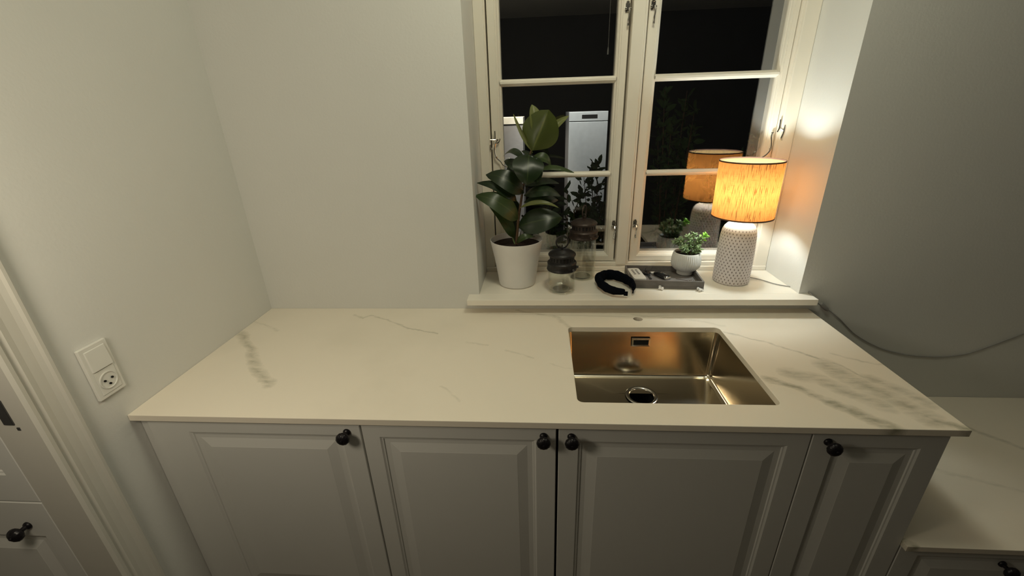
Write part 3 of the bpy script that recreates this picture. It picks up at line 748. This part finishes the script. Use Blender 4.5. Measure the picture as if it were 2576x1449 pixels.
# ------------------------------------------------------------------ glass lanterns
def lantern(name, x, y, label, r, hglass, mat, ringrot, group, cl):
    L0 = tag(empty(name, (x, y, ZS)), label, 'lantern', group)
    g = hglass
    # glass body with inner wall and thick dished foot
    MB().lathe([(0, .0005), (r*.86, .0005), (r*.98, .003), (r, .008), (r, .02), (r*.985, g*.75), (r*.93, g*.93), (r*.88, g), (r*.84, g), (r*.89, g*.92), (r*.93, g*.75), (r*.94, .022), (r*.90, .011), (r*.55, .006), (0, .0055)], 48, cap0=False, cap1=False).build('glass_jar', M['jar'], L0, smooth=True)
    foot = MB().lathe([(0, .0062), (r*.5, .0068), (r*.62, .0072), (r*.64, .0066), (r*.60, .0062), (r*.5, .0058)], 40, cap0=False, cap1=False)
    foot.build('glass_foot_ring', M['foot'], L0, smooth=True)
    rb = r*1.045; z = g-.008
    lid = MB().lathe([(rb*.96, z), (rb*1.02, z), (rb*1.05, z+.004), (rb*1.02, z+.008), (rb, z+.012), (rb, z+.024), (rb*1.02, z+.026), (rb*.98, z+.030), (rb*.90, z+.032), (rb*.84, z+.034), (rb*.84, z+.056)], 48, cap0=False, cap1=False)
    z2 = z+.0535
    lid.lathe([(rb*.84, z2), (rb*.93, z2), (rb*.955, z2+.004), (rb*.93, z2+.007), (rb*.80, z2+.0125), (rb*.6, z2+.0170), (rb*.36, z2+.0200), (rb*.14, z2+.0215), (.005, z2+.023), (.0045, z2+.027), (0, z2+.0275)], 48, cap0=False, cap1=False)
    lo = lid.build('lid', mat, L0, smooth=True)
    slots = MB(); ns = 22
    for i in range(ns):
        a = 2*math.pi*i/ns; rr = rb*.84+.0004; da = .055
        p = []
        for (aa, zz_) in ((a-da, z+.037), (a+da, z+.037), (a+da, z+.050), (a-da, z+.050)): p.append((rr*math.cos(aa), rr*math.sin(aa), zz_))
        slots.add(p, [(0, 1, 2, 3)])
    slots.build('vent_slots', M['hole'], lo)
    # ring handle
    pts = []; R_ = .0222
    for i in range(28):
        a = 2*math.pi*i/28; pts.append((R_*math.cos(a), 0, R_*math.sin(a)))
    MB().tube(pts, .0026, 8, closed=True).build('ring_handle', mat, L0, smooth=True, loc=(0, 0, z2+.0275+R_-.001), rot=(0, 0, ringrot))
    cpts = [(.0075*math.cos(2*math.pi*i/16), 0, .0075*math.sin(2*math.pi*i/16)) for i in range(16)]
    MB().tube(cpts, .0025, 8, closed=True).build('loop', mat, L0, smooth=True, loc=(0, 0, z2+.030), rot=(0, 0, ringrot+1.4))
    # clasp
    mb = MB(); mb.tube([(rb*math.cos(cl)*1.0, rb*math.sin(cl), z+.013), (rb*1.16*math.cos(cl), rb*1.16*math.sin(cl), z+.013)], .0045, 8)
    c2 = cl-.55; mb.tube([(rb*math.cos(c2), rb*math.sin(c2), z+.010), (rb*1.10*math.cos(c2), rb*1.10*math.sin(c2), z+.006)], .0045, 8)
    mb.build('clasp', mat, L0, smooth=True)
    return L0
M['foot'] = simple('greenish_thick_glass', (.23, .22, .17), .25, var=.2, scale=60)
lantern('glass_lantern', .0784, .0381, 'short glass lantern with black metal lid and ring in front', .0500, .0910, M['dark_bronze'], .15, None, -.25)
lantern('glass_lantern', .1664, .1734, 'tall glass lantern with brown metal lid behind the short one', .0510, .1700, M['bronze'], 1.15, None, -.6)

# ------------------------------------------------------------------ headband
hb = tag(empty('headband', (.28, .05, ZS)), 'black padded velvet headband lying on the sill left of the grey tray', 'headband')
HP = [(.2960, -.0400), (.255, -.0250), (.2270, .024), (.2225, .083), (.2500, .125), (.2900, .122), (.3240, .075), (.3370, .027), (.3300, -.012)]
cl_ = spline([(x, y, 0) for x, y in HP], 7); n = len(cl_)
v = []; f = []
K = 14
for i, p in enumerate(cl_):
    t = i/(n-1); a = cl_[max(i-1, 0)]; b = cl_[min(i+1, n-1)]; tg = (b-a).normalized(); nn = Vector((tg.y, -tg.x, 0))
    e_ = math.sin(math.pi*min(1, max(0, t)))**.55
    h = .008+.0125*e_; wdt = .0042+.0075*e_
    knot = math.exp(-((t-.40)/.035)**2); wr_ = .0018*math.sin(t*70)+.0010*math.sin(t*131)
    h += knot*.004+wr_*.5*e_; wdt += knot*.006+wr_*e_
    zc = .0225
    for k in range(K):
        an = 2*math.pi*k/K; v.append(p+nn*wdt*math.cos(an)+Vector((0, 0, zc+h*math.sin(an)*(1.0))))
for i in range(n-1):
    for k in range(K): k2 = (k+1) % K; f.append((i*K+k, i*K+k2, (i+1)*K+k2, (i+1)*K+k))
f.append(tuple(range(K-1, -1, -1))); f.append(tuple((n-1)*K+k for k in range(K)))
zmin = min(p[2] for p in v); v = [(p[0]-.28, p[1]-.05, p[2]-zmin+.0002) for p in v]
obj('padded_band', v, f, M['fabric'], hb, True)
for (p, q) in ((cl_[0], cl_[3]), (cl_[-1], cl_[-4])):
    mb = MB(); d_ = (Vector(q)-Vector(p)).normalized(); s = Vector((d_.y, -d_.x, 0))*.0022; a = Vector(p)-d_*.010; b = Vector(p)+d_*.004
    z0_, z1_ = .0105, .0265
    vv = []
    for c_ in (a-s, a+s, b+s, b-s):
        for z in (z0_, z1_): vv.append((c_.x-.28, c_.y-.05, z))
    mb.add(vv, [(0, 2, 3, 1), (2, 4, 5, 3), (4, 6, 7, 5), (6, 0, 1, 7), (1, 3, 5, 7), (0, 6, 4, 2)])
    mb.build('end_tip', M['fabric'], hb, bevel=.0008)

# ------------------------------------------------------------------ tray and its contents
TC = Vector((.468, .128)); TA = math.radians(-4.2)
tray = tag(empty('tray', (TC.x, TC.y, ZS), TA), 'shallow grey rectangular tray holding remote, keys and the small plant', 'tray')
hx, hy, th_, hh = .1315, .0835, .006, .0314
MB().box(-hx, hx, -hy, hy, .0004, .010).build('bottom', M['tray'], tray, bevel=.0008)
for nm, b in (('side', (-hx, hx, -hy, -hy+th_)), ('side', (-hx, hx, hy-th_, hy)), ('side', (-hx, -hx+th_, -hy+th_, hy-th_)), ('side', (hx-th_, hx, -hy+th_, hy-th_))):
    MB().box(b[0], b[1], b[2], b[3], .0100, hh).build(nm, M['tray'], tray, bevel=.001)
zt = ZS+.0104
def tl(x, y):  # tray local -> world
    c, s = math.cos(TA), math.sin(TA); return (TC.x+x*c-y*s, TC.y+x*s+y*c)
# white remote
rc = (.3735, .1440)
rm = tag(empty('keypad_remote', (rc[0], rc[1], zt), math.radians(4)), 'small white keypad remote with grey buttons lying in the tray', 'remote')
pts = rrect(-.0235, .0235, -.0590, .0590, .010, 5)
mb = MB(); n = len(pts); v = []
for s_, z in ((.96, 0), (1, .002), (1, .012), (.97, .0142)): v += [(x*s_, y*(1-(1-s_)*.4), z) for x, y in pts]
f = [tuple(range(n-1, -1, -1)), tuple(3*n+i for i in range(n))]
for j in range(3):
    for i in range(n): k = (i+1) % n; f.append((j*n+i, j*n+k, (j+1)*n+k, (j+1)*n+i))
mb.add(v, f).build('case', M['plastic'], rm, smooth=True)
for cx_ in (-.0075, .0075):
    for r_ in range(4):
        MB().box(cx_-.0045, cx_+.0045, .0350-r_*.0140-.0038, .0350-r_*.0140+.0038, .0140, .0150).build('button', M['grey_button'], rm, bevel=.0006)
# key bunch
kb = tag(empty('key_bunch', (.4180, .1720, zt)), 'bunch of keys with round black fob and wire ring beside the remote', 'keys')
mb = MB(); mb.lathe([(0, 0), (.013, 0), (.0155, .003), (.0155, .008), (.012, .011), (0, .0115)], 24, cap0=False, cap1=False); mb.build('black_fob', M['black_plastic'], kb, smooth=True)
pts = [(.0135*math.cos(2*math.pi*i/24), 0, .0135*math.sin(2*math.pi*i/24)) for i in range(24)]
MB().tube(pts, .0010, 8, closed=True).build('wire_ring', M['steel_handle'], kb, smooth=True, loc=(.009, .004, .0215), rot=(.5, 0, .2))
mb = MB(); mb.lathe([(0, 0), (.0085, 0), (.0085, .002), (0, .002)], 16, cap0=False, cap1=False); mb.v = [(x+.004, y-.018, z+.0005) for x, y, z in mb.v]
mb.box(.001, .007, -.058, -.022, .0005, .0025).box(.007, .0095, -.056, -.050, .0005, .0025).box(.007, .0085, -.046, -.042, .0005, .0025)
mb.build('key', M['steel_handle'], kb, bevel=.0002)
mb = MB(); mb.box(.018, .045, .000, .012, .0005, .006); mb.build('pale_tag', M['clip'], kb, bevel=.002)
# car key
ck = tag(empty('car_key', (.4690, .1420, zt), math.radians(-62)), 'black car key fob with silver tip lying in the tray', 'car key')
pts = rrect(-.034, .034, -.0155, .0155, .011, 5); n = len(pts); v = []
for s_, z in ((.9, 0), (1, .003), (1, .009), (.9, .0125), (.72, .0138)): v += [(x*s_, y*s_, z) for x, y in pts]
f = [tuple(range(n-1, -1, -1)), tuple(4*n+i for i in range(n))]
for j in range(4):
    for i in range(n): k = (i+1) % n; f.append((j*n+i, j*n+k, (j+1)*n+k, (j+1)*n+i))
MB().add(v, f).build('case', M['black_plastic'], ck, smooth=True)
MB().box(.028, .038, -.0135, .0135, .001, .0095).build('silver_tip', M['chrome'], ck, bevel=.002)
MB().box(-.034, -.030, -.007, .007, .004, .010).build('silver_loop', M['chrome'], ck, bevel=.001)
for xx in (-.016, 0, .015): MB().box(xx-.0055, xx+.0055, -.007, .007, .0130, .0146).build('button', M['black_plastic'], ck, bevel=.001)
MB().tube([(-.026, .010, .0120), (.022, .012, .0120)], .0009, 6).build('chrome_line', M['chrome'], ck)
# dried twig
tw = tag(empty('dried_twig', (.5520, .0960, zt)), 'tiny dried twig with flower bits at the front of the tray', 'twig')
MB().tube(spline([(-.035, .022, .0012), (-.015, .010, .0018), (.004, -.002, .0012)], 4), .0008, 6).build('stalk', M['stem'], tw)
for dx, dy, s_ in ((.010, 0, .0022), (.017, .004, .0019), (.024, -.003, .0021), (.031, -.001, .0020)):
    mb = MB(); mb.lathe([(0, -1), (.8, -.5), (1, 0), (.8, .5), (0, 1)], 8, cap0=False, cap1=False); mb.v = [(x*s_+dx, y*s_+dy, z*s_*.8+s_*.8) for x, y, z in mb.v]
    mb.build('dry_petal', M['stem'], tw)
# white hair clips
def clip(x, y, rz, label, seed):
    rnd = random.Random(seed)
    r = tag(empty('hair_clip', (x, y, ZS), rz), label, 'hair clip', 'small white hair clips in front of the tray')
    for i in range(4):
        a = math.radians(90*i+25); rr = .0062
        mb = MB(); mb.lathe([(0, -1), (.6, -.85), (.95, -.4), (1, .1), (.75, .7), (0, 1)], 10, cap0=False, cap1=False)
        mb.v = [(rr*math.cos(a)+u*.0050*(1+.2*rnd.random()), rr*math.sin(a)+q*.0046, .0052+ww*.0048+(.0045 if i == 1 else 0)) for u, q, ww in mb.v]
        mb.build('petal', M['clip'], r, smooth=True)
    MB().tube([(-.002, -.004, .004), (.004, -.013, .0035)], [.0030, .0015], 8).build('claw', M['clip'], r, smooth=True)
    return r
clip(.4420, .0385, 0, 'small white hair clip in front of the middle of the tray', 1)
clip(.5750, .0235, .9, 'small white hair clip at the right front corner of the tray', 2)

# ------------------------------------------------------------------ succulent in ribbed bowl
BX, BY = .5672, .178
su = tag(empty('potted_succulent', (BX, BY, zt)), 'small succulent in a ribbed white footed bowl standing in the tray', 'plant')
prof = [(0, .0003), (.0285, .0003), (.0300, .002), (.0300, .012), (.0310, .0150), (.0420, .0210), (.0510, .0310), (.0548, .0440), (.0545, .0600), (.0520, .0760), (.0490, .0870), (.0480, .0890), (.0450, .0888), (.0445, .082), (.046, .074)]
def ribb(a, z): return .011*math.cos(a*44) if .024 < z < .082 else 0
pf = []
for (r0, z0_), (r1, z1_) in zip(prof[:-1], prof[1:]):
    for k in range(2): pf.append((r0+(r1-r0)*k/2, z0_+(z1_-z0_)*k/2))
pf.append(prof[-1])
MB().lathe(pf, 264, cap0=False, cap1=False, rib=ribb).build('bowl', M['bowl'], su, smooth=True)
MB().lathe([(0, .080), (.02, .081), (.0462, .079)], 24, cap0=False, cap1=False).build('soil', M['soil'], su, smooth=True)
def ell_leaf():
    v = []; f = []; n = 8; m = 6
    for j in range(m+1):
        t = j/m; r = math.sin(math.pi*t**.8)**.8*.5 if 0 < t < 1 else .03
        for i in range(n): a = 2*math.pi*i/n; v.append((t, r*math.cos(a), .38*r*math.sin(a)))
    for j in range(m):
        for i in range(n): k = (i+1) % n; f.append((j*n+i, j*n+k, (j+1)*n+k, (j+1)*n+i))
    return v, f
ev, ef = ell_leaf(); mesh_cache = {}
def sleaf(p, d, ln, wd, mat, parent):
    key = mat.name
    if key not in mesh_cache:
        me = D.meshes.new('leaf'); me.from_pydata(ev, [], ef); me.update(); me.materials.append(mat)
        for q in me.polygons: q.use_smooth = True
        mesh_cache[key] = me
    o = D.objects.new('leaf', mesh_cache[key]); COL.objects.link(o); o.parent = parent
    o.rotation_mode = 'QUATERNION'; o.rotation_quaternion = Vector(d).to_track_quat('X', 'Z') @ Matrix.Rotation(random.uniform(-1.2, 1.2), 4, 'X').to_quaternion()
    o.location = p; o.scale = (ln, wd, wd)
rs = random.Random(5)
branches = [((.004, .0, .080), (-.012, -.004, .118), (-.036, -.004, .138)), ((.006, 0, .080), (.004, -.006, .120), (-.008, -.008, .150)),
            ((.012, .0, .080), (.028, -.004, .115), (.042, -.006, .142)), ((.014, 0, .08), (.036, .004, .125), (.060, .0, .150)), ((.008, .008, .08), (.016, .014, .120), (.022, .016, .152)),
            ((.0, -.01, .08), (-.014, -.018, .100), (-.022, -.022, .112)), ((.012, -.012, .08), (.026, -.020, .094), (.036, -.022, .106)), ((.002, .01, .08), (-.018, .016, .11), (-.044, .012, .128))]
for bi, br in enumerate(branches):
    pts = spline(br, 6); MB().tube(pts, .0018, 6).build('stem', M['green_stem'], su, smooth=True)
    for j, p in enumerate(pts[3:]):
        last = j == len(pts[3:])-1
        tdir = (Vector(br[2])-Vector(br[1])).normalized()
        for k in range(5 if last else 2):
            a = j*1.9+k*(2*math.pi/5 if last else math.pi)+rs.uniform(-.3, .3)
            s1 = tdir.orthogonal().normalized(); s2 = tdir.cross(s1)
            d = (s1*math.cos(a)+s2*math.sin(a))+tdir*(.7 if last else .35)
            if p.z+d.z*.02 < .086: d.z = abs(d.z)+.1
            mt = M['succulent_bright'] if (bi == 3 and j > 5) else M['succulent']
            sleaf(p, d, rs.uniform(.015, .021), rs.uniform(.0095, .0125), mt, su)

# ------------------------------------------------------------------ garden outside
tag(MB().box(-5, 6, .37, 9, -.3, -.02).build('garden_ground', M['ground']), kind='structure')
def shrub(x, y, h, rad, nleaf, label, seed, dens=1.0, lean=(0, 0)):
    rnd = random.Random(seed)
    r = tag(empty('garden_shrub', (x, y, 0)), label, 'shrub', 'shrubs in the dark garden')
    stems = MB(); v = []; f = []
    for s_ in range(int(9*dens)):
        a = rnd.uniform(0, 6.28); q = rnd.uniform(.15, 1)*rad; hz = h*rnd.uniform(.68, 1.0)
        tip = Vector((q*math.cos(a)+lean[0], q*math.sin(a)*.6+lean[1], hz))
        pts = spline([(tip.x*.05, tip.y*.05, -.02), (tip.x*.4, tip.y*.4, hz*.5), tuple(tip)], 6)
        stems.tube(pts, [.006-.0045*i/12 for i in range(13)], 5)
        for i in range(nleaf):
            t = rnd.uniform(.40, 1.0); k = t*(len(pts)-1); k0 = min(int(k), len(pts)-2); p = pts[k0].lerp(pts[k0+1], k-k0)
            p = p + Vector((rnd.gauss(0, .035), rnd.gauss(0, .03), rnd.gauss(0, .03)))*(1.1-t*.8)
            d = Vector((rnd.gauss(0, 1), rnd.gauss(0, 1), rnd.uniform(.0, 1.6))).normalized(); s1 = d.orthogonal().normalized()
            s1 = (Matrix.Rotation(rnd.uniform(0, 6.28), 3, d) @ s1); nn_ = d.cross(s1)
            ln = rnd.uniform(.040, .065); wd = ln*.23
            n0 = len(v); v += [p, p+d*ln*.35+s1*wd, p+d*ln*.35-s1*wd, p+d*ln*.75+s1*wd*.75+nn_*.004, p+d*ln*.75-s1*wd*.75+nn_*.004, p+d*ln, p+d*ln*.5+nn_*-.003]
            f += [(n0, n0+1, n0+6), (n0, n0+6, n0+2), (n0+1, n0+3, n0+6), (n0+2, n0+6, n0+4), (n0+3, n0+5, n0+6), (n0+4, n0+6, n0+5)]
    stems.build('stem', M['stem'], r)
    o = obj('foliage', v, f, M['bush_leaf'], r); o['kind'] = 'stuff'
shrub(.16, .90, 1.22, .26, 60, 'leafy shrub outside behind the lower left window panes', 11, 1.6)
shrub(.37, 1.15, 1.36, .16, 55, 'taller shrub outside behind the left sash, nearest the mullion', 12, 1.4)
shrub(-.30, 1.25, 1.15, .28, 50, 'dark shrub outside behind the rubber plant', 13, 1.2)
shrub(.76, 1.12, 1.66, .18, 60, 'tall upright shrub outside behind the right sash', 14, 1.5)
shrub(1.18, 1.30, 1.42, .34, 60, 'broad shrub outside behind the lamp', 15, 1.6)
shrub(.85, .80, 1.05, .24, 45, 'low shrub outside just below the right sash', 16, 1.3)

# ------------------------------------------------------------------ lit things beyond the shrubs, seen through the left sash
ov = tag(empty('metal_cabinet', (.365, 2.02, -.02)), 'tall pale metal cabinet with dark display strip outside, beyond the left sash', 'cabinet')
MB().box(-.146, .146, .02, .45, 0.001, 1.580).build('body', M['cab_grey'], ov)
MB().box(-.145, .145, 0, .018, .55, 1.508).build('door', M['oven_steel'], ov, bevel=.003)
cpn = MB().box(-.145, .145, 0, .018, 1.513, 1.578).build('control_panel', M['oven_steel'], ov, bevel=.003)
MB().box(-.05, .065, -.0015, 0, 1.532, 1.558).build('display', M['oven_dark'], cpn)
tc_ = tag(empty('grey_cabinet', (-.215, 2.02, -.02)), 'grey cabinet with a lit cream top outside, behind the rubber plant', 'cabinet')
MB().box(-.085, .085, 0, .40, 0.001, 1.505).build('body', M['cab_grey'], tc_)
MB().box(-.088, .088, -.005, .40, 1.506, 1.555).build('top_board', M['cream'], tc_, bevel=.002)
pc = tag(empty('pull_cord', (.555, -1.95, CEIL)), 'thin hanging pull cord with white weight, mirrored in the upper left pane', 'cord')
MB().tube([(0, 0, 0), (0, 0, -.47)], .0018, 6).build('cord', M['plastic'], pc)
MB().lathe([(.002, -.52), (.006, -.518), (.0065, -.49), (.003, -.465)], 12).build('weight', M['plastic'], pc, smooth=True)
